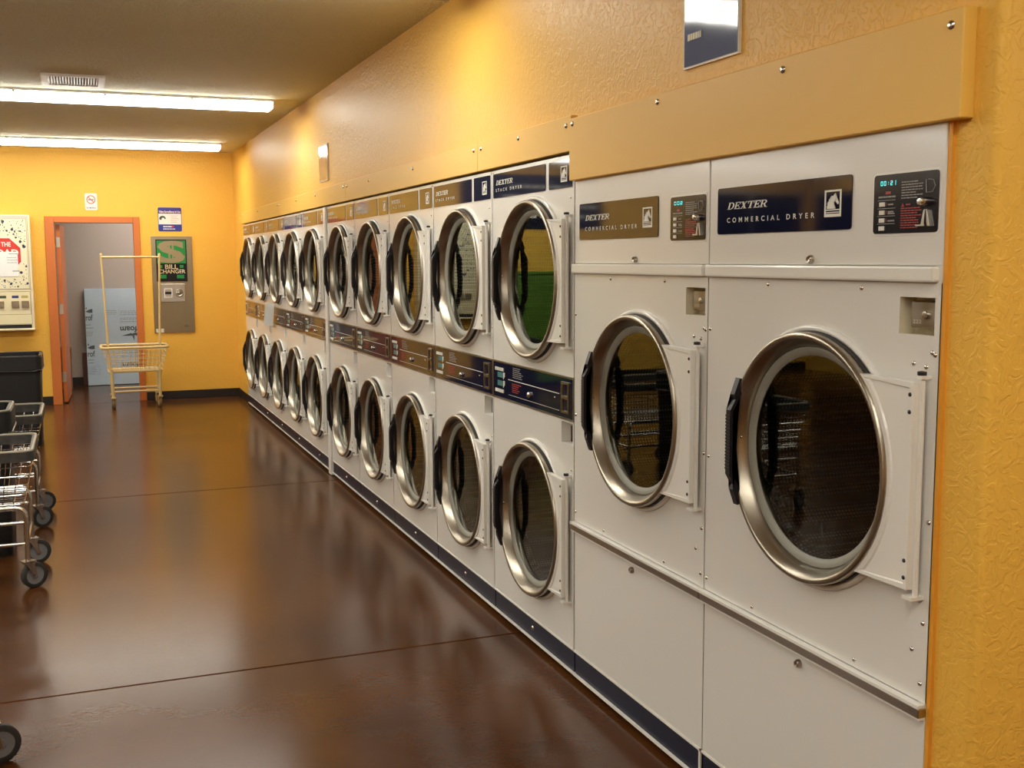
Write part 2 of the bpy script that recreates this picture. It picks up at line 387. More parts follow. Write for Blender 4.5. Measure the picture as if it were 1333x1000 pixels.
struct(build('baseboard_right', bev(bxm(((WX-.008, WX), (12.37, YB-.008), (0, .098))), .002, 1), 'base'), 'black vinyl baseboard in the far right corner')
# door frame
fr = struct(bpy.data.objects.new('door_1', None)); COL.objects.link(fr); fr.location = (0, 0, 0); fr['label'] = 'terracotta painted storeroom door, swung open inside its frame'
build('frame_jamb', bev(bxm(((-2.022, DX0), (YB-.018, YB+.13), (0, DZ+.07))), .004, 1), 'frame', fr)
build('frame_jamb', bev(bxm(((DX1, -1.034), (YB-.018, YB+.13), (0, DZ+.07))), .004, 1), 'frame', fr)
build('frame_head', bev(bxm(((DX0, DX1), (YB-.018, YB+.13), (DZ, DZ+.07))), .004, 1), 'frame', fr)
# leaf swung inside, seen edge on
a = math.radians(-2.5)
bm = bev(bxm(((0, .042), (0, .81), (.015, 1.995))), .002, 1); bmesh.ops.rotate(bm, verts=bm.verts, cent=(0, 0, 0), matrix=Matrix.Rotation(a, 3, 'Z'))
bmesh.ops.translate(bm, verts=bm.verts, vec=(DX0+.012, YB+.085, 0)); lf = build('door_leaf', bm, 'frame', fr)
for z in (1.80, 1.06, .30):
    build('hinge', bxm(((DX0+.002, DX0+.050), (YB+.078, YB+.0835), (z-.055, z+.055))), 'hinge', lf)
    bm = bmesh.new(); tube(bm, [(DX0+.008, YB+.072, z-.055), (DX0+.008, YB+.072, z+.055)], .008); build('hinge_pin', bm, 'hinge', lf, smooth=40)
# the storeroom behind
struct(build('wall_storeroom_back', bxm(((-3.2, 1.2), (15.2, 15.3), (0, 2.6))), 'grey'), 'grey painted storeroom wall')
struct(build('wall_storeroom_left', bxm(((-3.2, -3.1), (YB+.12, 15.2), (0, 2.6))), 'grey'), 'grey side wall of the storeroom')
struct(build('wall_storeroom_right', bxm(((.6, .7), (YB+.12, 15.2), (0, 2.6))), 'grey'), 'grey right wall of the storeroom')
struct(build('ceiling_storeroom', bxm(((-3.2, 1.2), (YB+.12, 15.3), (2.6, 2.7))), 'grey'), 'storeroom ceiling')
struct(build('baseboard_storeroom', bxm(((-3.1, .6), (15.19, 15.2), (0, .10))), 'base'), 'black baseboard in the storeroom')
# fascia boards over the dryers
def board(n, y0, y1, z0, z1, xf, screws, label):
    o = struct(build(n, bev(bxm(((xf, WX), (y0, y1), (z0, z1))), .0025, 1), 'board'), label)
    for y, z in screws: share('screw', BIGSCREW, o, (xf, y, z))
board('trim_1', 1.776, 3.684, 1.877, 2.096, -.024, [(1.81, 2.064), (2.385, 2.066), (3.03, 2.071), (3.655, 2.076)], 'wide yellow fascia board over the two large dryers')
board('trim_2', 3.688, 4.692, 1.984, 2.112, -.015, [(3.73, 2.078), (4.2, 2.08), (4.645, 2.08)], 'short yellow fascia board over the nearest stacked dryer')
board('trim_3', 4.694, 7.318, 1.984, 2.112, -.015, [(4.74, 2.08), (5.715, 2.075), (6.677, 2.077), (7.27, 2.08)], 'yellow fascia board over the middle stacked dryers')
board('trim_4', 7.320, 9.968, 1.984, 2.112, -.015, [(7.37, 2.08), (8.32, 2.075), (9.1, 2.077), (9.92, 2.08)], 'yellow fascia board beyond the filler post')
board('trim_5', 9.970, 12.40, 1.984, 2.112, -.015, [(10.02, 2.08), (11.2, 2.075), (12.3, 2.077)], 'farthest yellow fascia board by the corner')
struct(build('trim_6', bxm(((.003, WX), (1.8235, 1.8348), (0, 1.877))), 'caulk'), 'orange yellow edge strip beside the nearest dryer')
struct(build('trim_7', bev(bxm(((-.014, .03), (7.992, 8.072), (.004, 1.975))), .003, 1), 'trim'), 'white filler post between the two banks of stacked dryers')

# ------------------------------------------------------------------ ceiling lights
def fixture(x0, x1, y, label, z=CEIL, lens='lens', group='ceiling strip lights'):
    t = thing('ceiling_light', label, 'ceiling light', ((x0+x1)/2, y, z), 0, group); L = (x1-x0)/2
    bm = bmesh.new(); prism(bm, [(-.140, 0), (.140, 0), (.140, -.020), (-.140, -.020)], -L, L, 'X'); build('housing', bm, 'housing', t)
    bm = bmesh.new(); prism(bm, [(-.138, -.020), (.138, -.020), (.132, -.050), (.105, -.066), (-.105, -.066), (-.132, -.050)], -L+.012, L-.012, 'X'); build('lens', bm, lens, t)
    for s in (-1, 1):
        bm = bmesh.new(); prism(bm, [(-.141, -.018), (.141, -.018), (.134, -.053), (.107, -.069), (-.107, -.069), (-.134, -.053)], s*L, s*(L-.012), 'X'); build('end_cap', bm, 'housing', t)
    for q in (-.5, 0, .5): build('clip', bxm(((q*L-.01, q*L+.01), (-.144, -.136), (-.034, -.004))), 'housing', t)
    return t
rows = [(8.84, 'long fluorescent strip light beside the ceiling vent', 'third'), (12.23, 'fluorescent strip light on the ceiling nearest the doorway wall', 'last'),
        (4.76, 'fluorescent strip light on the ceiling in front of the vent', 'second'), (0.35, 'fluorescent strip light on the ceiling above the large dryers', 'first')]
for y, lab, w_ in rows:
    fixture(-.235-2.44, -.235, y, lab)
    fixture(-.235-5.0, -.235-2.56, y, 'fluorescent strip light over the middle of the room, ' + w_ + ' row')
    fixture(-.235-7.56, -.235-5.12, y, 'fluorescent strip light nearest the wall across the room, ' + w_ + ' row')
fixture(.5, 2.94, -.6, 'unseen strip light added in the front bay to brighten the wall end')  # unseen lamp, added to brighten the rounded wall end
fixture(-1.4, -.2, 14.3, 'unseen small strip light added to brighten the storeroom', 2.6, 'lens_added')  # out-of-view lamp, added to lift the storeroom brightness
# wire hanger hooked on the far fixture
bm = bmesh.new(); tube(bm, [(-2.30, 12.06, CEIL-.002), (-2.245, 12.045, 2.745), (-2.20, 12.045, 2.745), (-2.145, 12.06, CEIL-.002)], .006, 6)
tag(build('sign_hook', bm, 'chrome'), 'small white wire hook on the ceiling by the farthest strip light', 'hook')
# vent
v = thing('ceiling_vent', 'white louvred air vent in the ceiling', 'vent', (-1.668, 8.22, CEIL))
VW, VD = .20, .235
build('frame', bxm(((-VW, VW), (-VD, -VD+.045), (-.014, 0)), ((-VW, VW), (VD-.045, VD), (-.014, 0)), ((-VW, -VW+.04), (-VD+.045, VD-.045), (-.014, 0)), ((VW-.04, VW), (-VD+.045, VD-.045), (-.014, 0))), 'ventwhite', v)
build('backing', bxm(((-VW+.04, VW-.04), (-VD+.045, VD-.045), (-.0015, 0))), 'ventdark', v)
bm = bmesh.new(); vs = [bm.verts.new(q) for q in ((-.0055, -VD+.045, -.012), (.0045, -VD+.045, -.002), (.0045, VD-.045, -.002), (-.0055, VD-.045, -.012), (-.0045, -VD+.045, -.013), (.0055, -VD+.045, -.003), (.0055, VD-.045, -.003), (-.0045, VD-.045, -.013))]
for f in ((0,1,2,3),(7,6,5,4),(0,4,5,1),(2,6,7,3),(1,5,6,2),(0,3,7,4)): bm.faces.new([vs[i] for i in f])
SL = None
for i in range(18):
    x = -VW+.048+i*(2*VW-.096)/17
    if SL is None: o = build('slat', bm, 'ventwhite', v); SL = o.data; o.location = (x, 0, 0)
    else: share('slat', SL, v, (x, 0, 0))

# ------------------------------------------------------------------ dryers
def panel_hole(bm, s0, s1, z0, z1, cs, cz, R, x=0.0, n=64, deep=.03):
    """flat panel facing -X with a round hole and a lip going back"""
    angs = sorted([2*math.pi*k/n for k in range(n)] + [math.atan2(zz-cz, ss-cs) % (2*math.pi) for ss in (s0, s1) for zz in (z0, z1)])
    C, O, B = [], [], []
    for t in angs:
        c, s = math.cos(t), math.sin(t); k = min([( (s1-cs) if c > 0 else (s0-cs))/c if abs(c) > 1e-9 else 1e9, ((z1-cz) if s > 0 else (z0-cz))/s if abs(s) > 1e-9 else 1e9])
        C.append(bm.verts.new(P(x, cs+R*c, cz+R*s))); O.append(bm.verts.new(P(x, cs+k*c, cz+k*s))); B.append(bm.verts.new(P(x+deep, cs+R*c, cz+R*s)))
    m = len(angs)
    for i in range(m):
        j = (i+1) % m; bm.faces.new((C[i], C[j], O[j], O[i])); bm.faces.new((C[i], B[i], B[j], C[j]))
def panel_recess(bm, s0, s1, z0, z1, a0, a1, b0, b1, x=0.0, deep=.06):
    def q(p): bm.faces.new([bm.verts.new(P(*v)) for v in p])
    for (u0, u1, w0, w1) in ((s0, s1, z0, b0), (s0, s1, b1, z1), (s0, a0, b0, b1), (a1, s1, b0, b1)):
        q([(x, u0, w0), (x, u1, w0), (x, u1, w1), (x, u0, w1)])
def recess(name, a0, a1, b0, b1, deep, m, parent):
    bm = bmesh.new()
    def q(p): bm.faces.new([bm.verts.new(P(*v)) for v in p])
    q([(deep, a0, b0), (deep, a1, b0), (deep, a1, b1), (deep, a0, b1)])
    q([(0, a0, b0), (deep, a0, b0), (deep, a0, b1), (0, a0, b1)]); q([(0, a1, b0), (deep, a1, b0), (deep, a1, b1), (0, a1, b1)])
    q([(0, a0, b0), (deep, a0, b0), (deep, a1, b0), (0, a1, b0)]); q([(0, a0, b1), (deep, a0, b1), (deep, a1, b1), (0, a1, b1)])
    return build(name, bm, m, parent)
def plate(name, s0, s1, z0, z1, xf, th, m, parent, r=.006):
    bm = bmesh.new(); prism(bm, [(-a, b) for a, b in rrect(s0, s1, z0, z1, r)], xf, xf+th, 'X'); return build(name, bm, m, parent)
RR = .314
def door(parent, cs, cz, hl):
    """steel ring door: rim, gasket, glass, hinge plate, handle"""
    bm = bmesh.new(); lathe(bm, [(.0, RR+.016), (-.006, RR+.016), (-.011, RR+.012), (-.012, RR+.008), (-.010, RR+.003), (-.006, RR-.002), (0, RR-.006)], 'X', P(0, cs, cz), 64)
    build('door_collar', bm, 'white', parent, smooth=60)
    bm = bmesh.new(); lathe(bm, [(-.004, RR+.003), (-.020, RR+.002), (-.0225, RR-.006)], 'X', P(0, cs, cz), 64); build('door_seal_and_shade', bm, 'rubber', parent, smooth=60)  # rubber seal, enlarged so its dark colour also stands for rim shadow
    bm = bmesh.new()
    lathe(bm, [(-.020, RR-.012), (-.020, RR-.002), (-.024, RR), (-.038, RR), (-.043, RR-.003), (-.045, RR-.009), (-.043, RR-.015), (-.039, RR-.019), (-.024, RR-.029), (-.009, .2775), (.004, .2765)], 'X', P(0, cs, cz), 72)
    d = build('door', bm, 'steel', parent, smooth=50)
    bm = bmesh.new(); lathe(bm, [(.000, .2775), (-.007, .2760), (-.008, .2730), (.001, .2560), (.005, .2530)], 'X', P(0, cs, cz), 64); build('gasket', bm, 'gasket', d, smooth=50)
    bm = bmesh.new(); lathe(bm, [(.003, 0), (.003, .2560)], 'X', P(0, cs, cz), 64); gl = build('glass', bm, 'glass', d)
    if gl.data.polygons[0].normal.x > 0: gl.data.flip_normals()
    # hinge plate with a concave edge that follows the rim
    h = .232; n = 14; t0 = math.asin(h/(RR-.004)); pts = []
    for k in range(n+1):
        t = t0-2*t0*k/n; pts.append((cs+(RR-.004)*math.cos(t), cz+(RR-.004)*math.sin(t)))
    pts += [(cs+hl, cz-h+.004), (cs+hl, cz+h-.004)]
    bm = bmesh.new(); fa, fb = prism(bm, [(-a, b) for a, b in pts], -.036, -.016, 'X')
    bmesh.ops.inset_region(bm, faces=[fa], thickness=.004, depth=-.0); bmesh.ops.inset_region(bm, faces=[fa], thickness=.016, depth=.0)
    bmesh.ops.inset_region(bm, faces=[fa], thickness=.004, depth=0)
    for v_ in fa.verts: v_.co.x += .0035
    build('hinge_plate', bm, 'trim', d)
    bm = bmesh.new(); tube(bm, [P(-.016, cs+hl+.005, cz-h-.012), P(-.016, cs+hl+.005, cz+h+.012)], .0065, 8); build('hinge_rod', bm, 'trim', d, smooth=40)
    build('hinge_bracket', bxm(((-.034, 0), (-(cs+hl+.014), -(cs+hl-.016)), (cz-h-.018, cz-h-.010))), 'trim', d)
    build('hinge_bracket', bxm(((-.026, 0), (-(cs+hl+.014), -(cs+hl-.002)), (cz+h+.004, cz+h+.012))), 'trim', d)
    bm = bmesh.new(); lathe(bm, [(cz+h+.012, .010), (cz+h+.020, .010), (cz+h+.022, 0)], 'Z', (-.018, -(cs+hl+.004), 0), 10); build('hinge_cap', bm, 'handle', d, smooth=40)
    for dz in (h-.030, h-.068, -h+.030, -h+.068): share('screw', DSCREW, d, P(-.036, cs+hl-.010, cz+dz))
    share('screw', SCREW_S, d, P(-.026, cs-.283, cz+.01))
    # handle: bracket with two feet on the rim and a ribbed grip standing off
    hs = cs-.272
    pr = [(-.040, .172), (-.046, .174), (-.062, .130), (-.058, .116), (-.074, .088), (-.074, -.088), (-.058, -.116), (-.062, -.130), (-.046, -.174), (-.040, -.172), (-.040, -.130), (-.046, -.118), (-.065, -.084), (-.065, .084), (-.046, .118), (-.040, .130)]
    bm = bmesh.new()
    A = [bm.verts.new(P(x, hs-.012, cz+z)) for x, z in pr]; B = [bm.verts.new(P(x, hs+.008, cz+z)) for x, z in pr]
    f1 = bm.faces.new(A); f2 = bm.faces.new(B[::-1]); m = len(pr)
    for i in range(m): bm.faces.new((A[i], B[i], B[(i+1) % m], A[(i+1) % m]))
    bmesh.ops.triangulate(bm, faces=[f1, f2]); 
    hd = build('handle', bm, 'handle', d)
    bm = bmesh.new()
    for i in range(17):
        z = cz-.072+i*.009; box(bm, (-.0757, -.0735), (-(hs+.0090), -(hs-.0130)), (z-.0028, z+.0028))
    build('grip_rib', bm, 'handle', d, kind='stuff')
    return d
def drum(parent, cs, cz):
    bm = bmesh.new(); lathe(bm, [(.03, .272), (.032, .262), (.06, .258), (.07, .30), (.52, .30), (.53, .29), (.53, 0)], 'X', P(0, cs, cz), 40); build('drum', bm, 'drum', parent, smooth=40)

SW = .858; SCS = .470
def make_stack():
    t = thing('stacked_dryer', '', 'clothes dryer')
    s0, s1 = .0015, SW-.0015
    build('cabinet', bxm(((.028, .60), (-s1, -s0-.020), (.03, .05)), ((.028, .60), (-s1, -s0), (1.955, 1.975)), ((.028, .60), (-s0-.018, -s0), (.03, 1.955)), ((.028, .60), (-s1, -s1+.018), (.03, 1.955)), ((.58, .60), (-s1, -s0), (.03, 1.955))), 'white', t)
    build('plinth', bxm(((.05, .55), (-s1, -s0), (0, .03))), 'rubber', t)
    zU, zL = 1.514, .543
    bm = bmesh.new(); panel_hole(bm, s0, s1, 1.158, 1.975, SCS, zU, .285)
    box(bm, (.002, .028), (-s1, -s1+.001), (1.158, 1.975)); box(bm, (.002, .028), (-s0-.001, -s0), (1.158, 1.975)); build('upper_front_panel', bm, 'white', t)
    bm = bmesh.new(); panel_hole(bm, s0, s1, .120, .893, SCS, zL, .285); panel_recess(bm, s0, s1, .893, .992, .742, .846, .902, .984)
    box(bm, (.002, .028), (-s1, -s1+.001), (.12, .992)); box(bm, (.002, .028), (-s0-.001, -s0), (.12, .992)); build('lower_front_panel', bm, 'white', t)
    r = recess('coin_recess', .742, .846, .902, .984, .05, 'trim', t)
    build('coin_chute', bxm(((.012, .049), (-.836, -.802), (.912, .972))), 'dark_screw', r)
    drum(t, SCS, zU); drum(t, SCS, zL)
    door(t, SCS, zU, .352); door(t, SCS, zL, .352)
    # name plates
    np_ = plate('name_plate', .020, .594, 1.858, 1.960, -.003, .003, 'navy', t)
    bm = bmesh.new(); put_flat(bm, *WORD, .056, .250, 1.911, 1.931, -.0036, 'X'); flatbuild('lettering', bm, 'print_w', np_, 'X')
    text('lettering', 'STACK DRYER', .054, .352, 1.883, 1.896, -.0036, 'X', 'print_w', np_, space=1.9, bold=.01)
    bp = plate('badge_plate', .628, .840, 1.858, 1.960, -.003, .003, 'navy', t)
    emblem(bp, .742, .800, 1.880, 1.938, -.0036)
    # control panel
    cf = build('control_frame', bxm(((-.004, .03), (-s1, -s0), (.993, .999)), ((-.004, .03), (-s1, -s0), (1.151, 1.157)), ((-.003, .03), (-s0-.006, -s0), (.999, 1.151)), ((-.003, .03), (-s1, -s1+.006), (.999, 1.151))), 'strip', t)
    cp = build('control_panel', bxm(((-.002, .028), (-s1+.006, -s0-.006), (.999, 1.151))), 'navy', t)
    for i in range(4):
        for zz in (1.122, 1.028): build('button', bxm(((-.005, -.002), (-(.034+i*.026+.020), -(.034+i*.026)), (zz-.007, zz+.007))), 'print_w', cp)
    for zz in (1.086, 1.050): build('indicator_window', bxm(((-.004, -.002), (-.122, -.062), (zz, zz+.022))), 'teal', cp)
    bm = bmesh.new()
    for zz in (1.080, 1.044): prism(bm, [(-.128, zz), (-.146, zz+.014), (-.146, zz+.030), (-.128, zz+.030)], -.0035, -.002, 'X')
    build('arrow_print', bm, 'print_w', cp)
    flat('divider_line', [(.186, .727, 1.0845, 1.0875), (.19, .727, 1.0205, 1.022)], -.0026, 'X', 'print_w', cp)
    flat('print_lines', dashes(6, .24, .36, 1.096, 1.144, .4, 3, .06, .2), -.0026, 'X', 'print_g', cp)
    flat('red_print_lines', dashes(5, .232, .336, 1.034, 1.076, .5, 5, .06, .2), -.0026, 'X', 'print_r', cp)
    bm = bmesh.new(); lathe(bm, [(-.002, .012), (-.010, .012), (-.014, .008), (-.015, 0)], 'X', P(0, .432, 1.047), 12); build('key_lock', bm, 'screw', cp, smooth=40)
    share('screw', SCREW_S, cp, P(-.002, .683, 1.066)); 
    build('coin_slot_frame', bxm(((-.008, -.002), (-.760, -.753), (1.018, 1.136)), ((-.008, -.002), (-.821, -.814), (1.018, 1.136)), ((-.008, -.002), (-.814, -.760), (1.128, 1.136)), ((-.008, -.002), (-.814, -.760), (1.018, 1.026)), ((-.010, -.002), (-.814, -.760), (1.072, 1.084))), 'strip', cp)
    # kick plate
    build('kick_plate', bxm(((.004, .03), (-s1+.002, -s0-.002), (.028, .113))), 'navy_kick', t)
    build('kick_lip', bxm(((-.006, .03), (-s1, -s0), (.022, .0275)), ((-.003, .028), (-s1, -s0), (.113, .120))), 'trim', t)
    share('kick_screw', BIGSCREW, t, P(.004, .441, .070))
    for s, z in ((.835, .808), (.825, 1.82), (.014, 1.40), (.014, .45), (.846, 1.967), (.014, 1.967), (.846, 1.30)): share('screw', SCREW_S, t, P(0, s, z))
    return t
stack = make_stack()
S_LAB = ['stacked white dryer pair directly beside the two large dryers', 'stacked white dryer pair second from the large dryers', 'stacked white dryer pair in the middle of the nearer bank of five',
         'stacked white dryer pair second from the white filler post, on its near side', 'stacked white dryer pair touching the near side of the white filler post',
         'stacked white dryer pair touching the far side of the white filler post', 'stacked white dryer pair second beyond the white filler post',
         'stacked white dryer pair with a white paper taped over its controls', 'stacked white dryer pair second from the far end of the row', 'stacked white dryer pair at the far end of the row by the corner']
for i in range(10):
    o = stack if i == 0 else dup(stack)
    yf = 3.6857+.8604*(i+1) if i < 5 else 8.0766+.8572*(i-4)
    o.location = (0, yf, 0); o['label'] = S_LAB[i]; o['category'] = 'clothes dryer'; o['group'] = 'stacked dryers along the right wall'

LW = .9255; LCS = .505; LCZ = 1.103
SEG = {'0': 'abcdef', '1': 'bc', '2': 'abged', ':': '', '5': 'afgcd'}
def digits(txt, s0, s1, z0, z1, d, parent):
    n = len(txt); wd = (s1-s0)/(n-.3); R = []; h = z1-z0; t = h*.16
    for i, ch in enumerate(txt):
        a = s0+i*wd; b = a+wd*.66; zm = (z0+z1)/2
        if ch == ':': R += [(a+wd*.3, a+wd*.3+t, z0+h*.2, z0+h*.38), (a+wd*.3, a+wd*.3+t, z0+h*.62, z0+h*.8)]; continue
        for s in SEG[ch]:
            R.append({'a': (a, b, z1-t, z1), 'g': (a, b, zm-t/2, zm+t/2), 'd': (a, b, z0, z0+t), 'f': (a, a+t, zm, z1), 'b': (b-t, b, zm, z1), 'e': (a, a+t, z0, zm), 'c': (b-t, b, z0, zm)}[s])
    return flat('display_digits', R, d, 'X', 'led', parent)
def make_large(label, dig):
    t = thing('large_dryer', label, 'clothes dryer', group='large single dryers')
    s0, s1 = .0015, LW-.0015
    build('cabinet', bxm(((.028, .60), (-s1, -s0-.020), (.03, .05)), ((.028, .60), (-s1, -s0), (1.955, 1.975)), ((.028, .60), (-s0-.018, -s0), (.03, 1.955)), ((.002, .60), (-s1, -s1+.018), (.03, 1.955)), ((.58, .60), (-s1, -s0), (.03, 1.955))), 'white', t)
    build('plinth', bxm(((.05, .55), (-s1, -s0), (0, .03))), 'rubber', t)
    build('top_panel', bev(bxm(((0, .028), (-s1, -s0), (1.580, 1.975))), .003, 2), 'white', t)
    build('trim_bar', bev(bxm(((-.016, .02), (-s1+.010, -s0), (1.545, 1.579))), .005, 2), 'trim', t)
    bm = bmesh.new(); panel_hole(bm, s0, s1, .622, 1.424, LCS, LCZ, .285); panel_recess(bm, s0, s1, 1.424, 1.544, .800, .911, 1.431, 1.512)
    box(bm, (.002, .028), (-s1, -s1+.001), (.622, 1.544)); box(bm, (.002, .028), (-s0-.001, -s0), (.622, 1.544)); build('front_panel', bm, 'white', t)
    r = recess('coin_box_recess', .800, .911, 1.431, 1.512, .045, 'cream', t)
    build('coin_box_door', bev(bxm(((.012, .044), (-.910, -.822), (1.445, 1.504))), .003, 1), 'steel', r)
    bm = bmesh.new(); lathe(bm, [(.012, .009), (.006, .008), (.005, 0)], 'X', P(0, .870, 1.474), 12); build('coin_box_lock', bm, 'screw', r, smooth=40)
    text('coin_box_number', '222', .830, .856, 1.455, 1.463, .0114, 'X', 'print_w', r)
    build('service_panel', bev(bxm(((.001, .028), (-s1, -s0), (.121, .584))), .002, 1), 'white', t)
    build('steel_strip', bev(bxm(((-.018, .02), (-s1, -s0), (.590, .612))), .002, 1), 'strip', t)
    build('strip_ledge', bxm(((-.020, .02), (-s1, -s0), (.6125, .620)), ((-.015, .02), (-s1, -s0), (.585, .590))), 'trim', t)
    build('kick_plate', bxm(((.004, .03), (-s1+.003, -s0-.003), (.028, .112))), 'navy_kick', t)
    build('kick_lip', bxm(((-.006, .03), (-s1, -s0), (.021, .0275)), ((-.003, .028), (-s1, -s0), (.113, .120)), ((-.003, .028), (-s1, -s1+.006), (.0, .12))), 'trim', t)
    drum(t, LCS, LCZ); door(t, LCS, LCZ, .388)
    np_ = plate('name_plate', .047, .628, 1.664, 1.791, -.003, .003, 'navy', t, .008)
    bm = bmesh.new(); put_flat(bm, *WORD, .097, .288, 1.731, 1.750, -.0036, 'X'); flatbuild('lettering', bm, 'print_w', np_, 'X')
    text('lettering', 'COMMERCIAL DRYER', .097, .490, 1.695, 1.7085, -.0036, 'X', 'print_w', np_, space=1.9, bold=.01)
    emblem(np_, .528, .592, 1.695, 1.759, -.0036)
    cp = plate('display_plate', .706, .909, 1.651, 1.781, -.003, .003, 'black_gloss', t, .008)
    plate('display_bezel', .701, .914, 1.646, 1.786, -.0012, .0012, 'trim', cp, .010)
    digits(dig, .728, .778, 1.757, 1.767, -.0034, cp)
    flat('divider_line', [(.720, .778, z, z+.0012) for z in (1.724, 1.706, 1.689, 1.672)], -.0034, 'X', 'print_g', cp)
    for z in (1.711, 1.693, 1.6755, 1.658): build('button', bxm(((-.006, -.003), (-.744, -.728), (z, z+.0095))), 'print_w', cp)
    flat('print_lines', dashes(1, .722, .778, 1.729, 1.735, .6, 2, .1, .25) + dashes(7, .796, .862, 1.724, 1.764, .42, 4, .06, .2) + dashes(1, .754, .776, 1.713, 1.717, .8, 7, .3, .5) + dashes(2, .754, .776, 1.693, 1.701, .7, 8, .3, .5) + dashes(1, .754, .776, 1.677, 1.681, .8, 9, .3, .5), -.0034, 'X', 'print_g', cp)
    flat('red_print_lines', dashes(9, .796, .860, 1.660, 1.707, .45, 6, .08, .2) + [[(.797, 1.708), (.806, 1.708), (.8015, 1.7165)], (.811, .825, 1.711, 1.714), (.745, .762, 1.738, 1.744)] + [(.748, .750, z, z+.008) for z in (1.712, 1.694, 1.676)], -.0034, 'X', 'print_r', cp)
    bm = bmesh.new(); tube(bm, [P(-.004, .872, 1.763), P(-.004, .874, 1.735), P(-.004, .892, 1.736), P(-.004, .900, 1.748), P(-.004, .894, 1.761), P(-.004, .878, 1.763)], .001, 5); build('machine_outline_print', bm, 'print_g', cp)
    bm = bmesh.new(); lathe(bm, [(-.003, .010), (-.016, .010), (-.022, .007), (-.023, 0)], 'X', P(0, .873, 1.716), 14); build('start_knob', bm, 'screw', cp, smooth=50)
    bm = bmesh.new()
    prism(bm, [(-.872, 1.698), (-.877, 1.700), (-.874, 1.664), (-.864, 1.664)], -.009, -.003, 'X'); prism(bm, [(-.879, 1.700), (-.884, 1.698), (-.893, 1.664), (-.883, 1.664)], -.009, -.003, 'X')
    box(bm, (-.012, -.003), (-.880, -.852), (1.6645, 1.668)); build('coin_slot', bm, 'strip', cp)
    for s, z in ((.478, 1.594), (.470, .556)):
        bm = bmesh.new(); lathe(bm, [(.001, .011), (-.006, .011), (-.011, .008), (-.010, .004), (-.006, 0)], 'X', P(0, s, z), 14); build('panel_lock', bm, 'strip', t, smooth=40)
    for s, z in ((.296, 1.529), (.67, 1.528), (.851, 1.368), (.889, 1.363), (.914, 1.391), (.914, 1.027), (.877, .732), (.906, .662), (.012, 1.395), (.014, 1.024), (.014, .658), (.685, .640), (.252, .640), (.906, 1.395), (.908, .80)):
        share('screw', SCREW, t, P(0, s, z))
    return t
l1 = make_large('large white dryer between the stacked dryers and the nearest large dryer', '002'); l1.location = (0, 3.6857, 0)
l2 = make_large('nearest large white dryer at the end of the row, beside the yellow wall', '00:21'); l2.location = (0, 2.7592, 0)
# notice hanging over the controls of one far dryer
bm = bmesh.new(); N = 6
g = [[bm.verts.new((-.012-.003*k-.045*(1-j), 10.63-.27*j, 1.192-.21*k/N)) for j in (0, 1)] for k in range(N+1)]
for k in range(N): bm.faces.new((g[k][0], g[k][1], g[k+1][1], g[k+1][0]))
bmesh.ops.solidify(bm, geom=bm.faces[:], thickness=.0015)
o = tag(build('paper_notice', bm, 'paper', smooth=60), 'white paper notice taped over the controls of a far stacked dryer', 'notice')

# ------------------------------------------------------------------ signs on the right wall
def wall_sign(name, y0, y1, z0, z1, m, label, gold):
    t = thing(name, label, 'sign', (WX, (y0+y1)/2, z0)); W = (y1-y0)/2; H = z1-z0
    build('backing', bxm(((-.008, 0), (-W, W), (0, H))), 'print_w', t)
    bm = bmesh.new(); n = 8
    G = [[bm.verts.new((-.0095-0.0001*math.sin(i*1.3+j*.9)*math.sin(j*.8), -W+.006+(2*W-.012)*i/n, .006+(H-.012)*j/n)) for i in range(n+1)] for j in range(n+1)]
    for j in range(n):
        for i in range(n): bm.faces.new((G[j][i], G[j][i+1], G[j+1][i+1], G[j+1][i]))
    f = build('laminated_sheet', bm, m, t, smooth=80)
    if sum(p.normal.x for p in f.data.polygons) > 0: f.data.flip_normals()
    if gold: flat('print_lines', dashes(1, -W+.03, W-.16, .075, .098, .8, 3, .06, .16) + dashes(1, -W+.13, W-.06, .195, .218, .8, 5, .06, .16), -.0125, 'X', 'goldprint', t)
    return t
wall_sign('wall_poster', 2.63, 2.925, 2.150, 2.42, 'laminate', 'glossy blue laminated poster high on the wall above the large dryers', True)
wall_sign('wall_poster', 7.94, 8.25, 2.165, 2.425, 'laminate_brown', 'brownish laminated poster high on the wall above the stacked dryers', False)

# ------------------------------------------------------------------ end wall: signs, bill changer, vending machine
def sign_base(name, x0, x1, z0, z1, m, label, cat='sign', r=.015, th=.006):
    t = thing(name, label, cat, ((x0+x1)/2, YB, z0))
    bm = bmesh.new(); W = (x1-x0)/2; prism(bm, rrect(-W, W, 0, z1-z0, r), -th, 0, 'Y'); build('backing', bm, m, t); return t, W, z1-z0
t, W, H = sign_base('no_smoking_sign', -1.597, -1.469, 2.152, 2.335, 'signwhite', 'small white no smoking sign above the doorway')
bm = bmesh.new(); n = 28; cz_ = .115
R0, R1 = .038, .047
c0 = [bm.verts.new((R0*math.cos(2*math.pi*k/n), -.0066, cz_+R0*math.sin(2*math.pi*k/n))) for k in range(n)]; c1 = [bm.verts.new((R1*math.cos(2*math.pi*k/n), -.0066, cz_+R1*math.sin(2*math.pi*k/n))) for k in range(n)]
for k in range(n): bm.faces.new((c0[k], c0[(k+1) % n], c1[(k+1) % n], c1[k]))
q = .029; bm.faces.new([bm.verts.new(p) for p in ((-q-.003, -.0067, cz_+q-.003), (-q+.003, -.0067, cz_+q+.003), (q+.003, -.0067, cz_-q+.003), (q-.003, -.0067, cz_-q-.003))])
flatbuild('prohibition_ring', bm, 'red', t, 'Y')
flat('cigarette_print', [(-.030, .020, cz_-.006, cz_+.004), (.022, .030, cz_-.006, cz_+.004), (.022, .026, cz_+.006, cz_+.018)], -.0064, 'Y', 'ink', t)
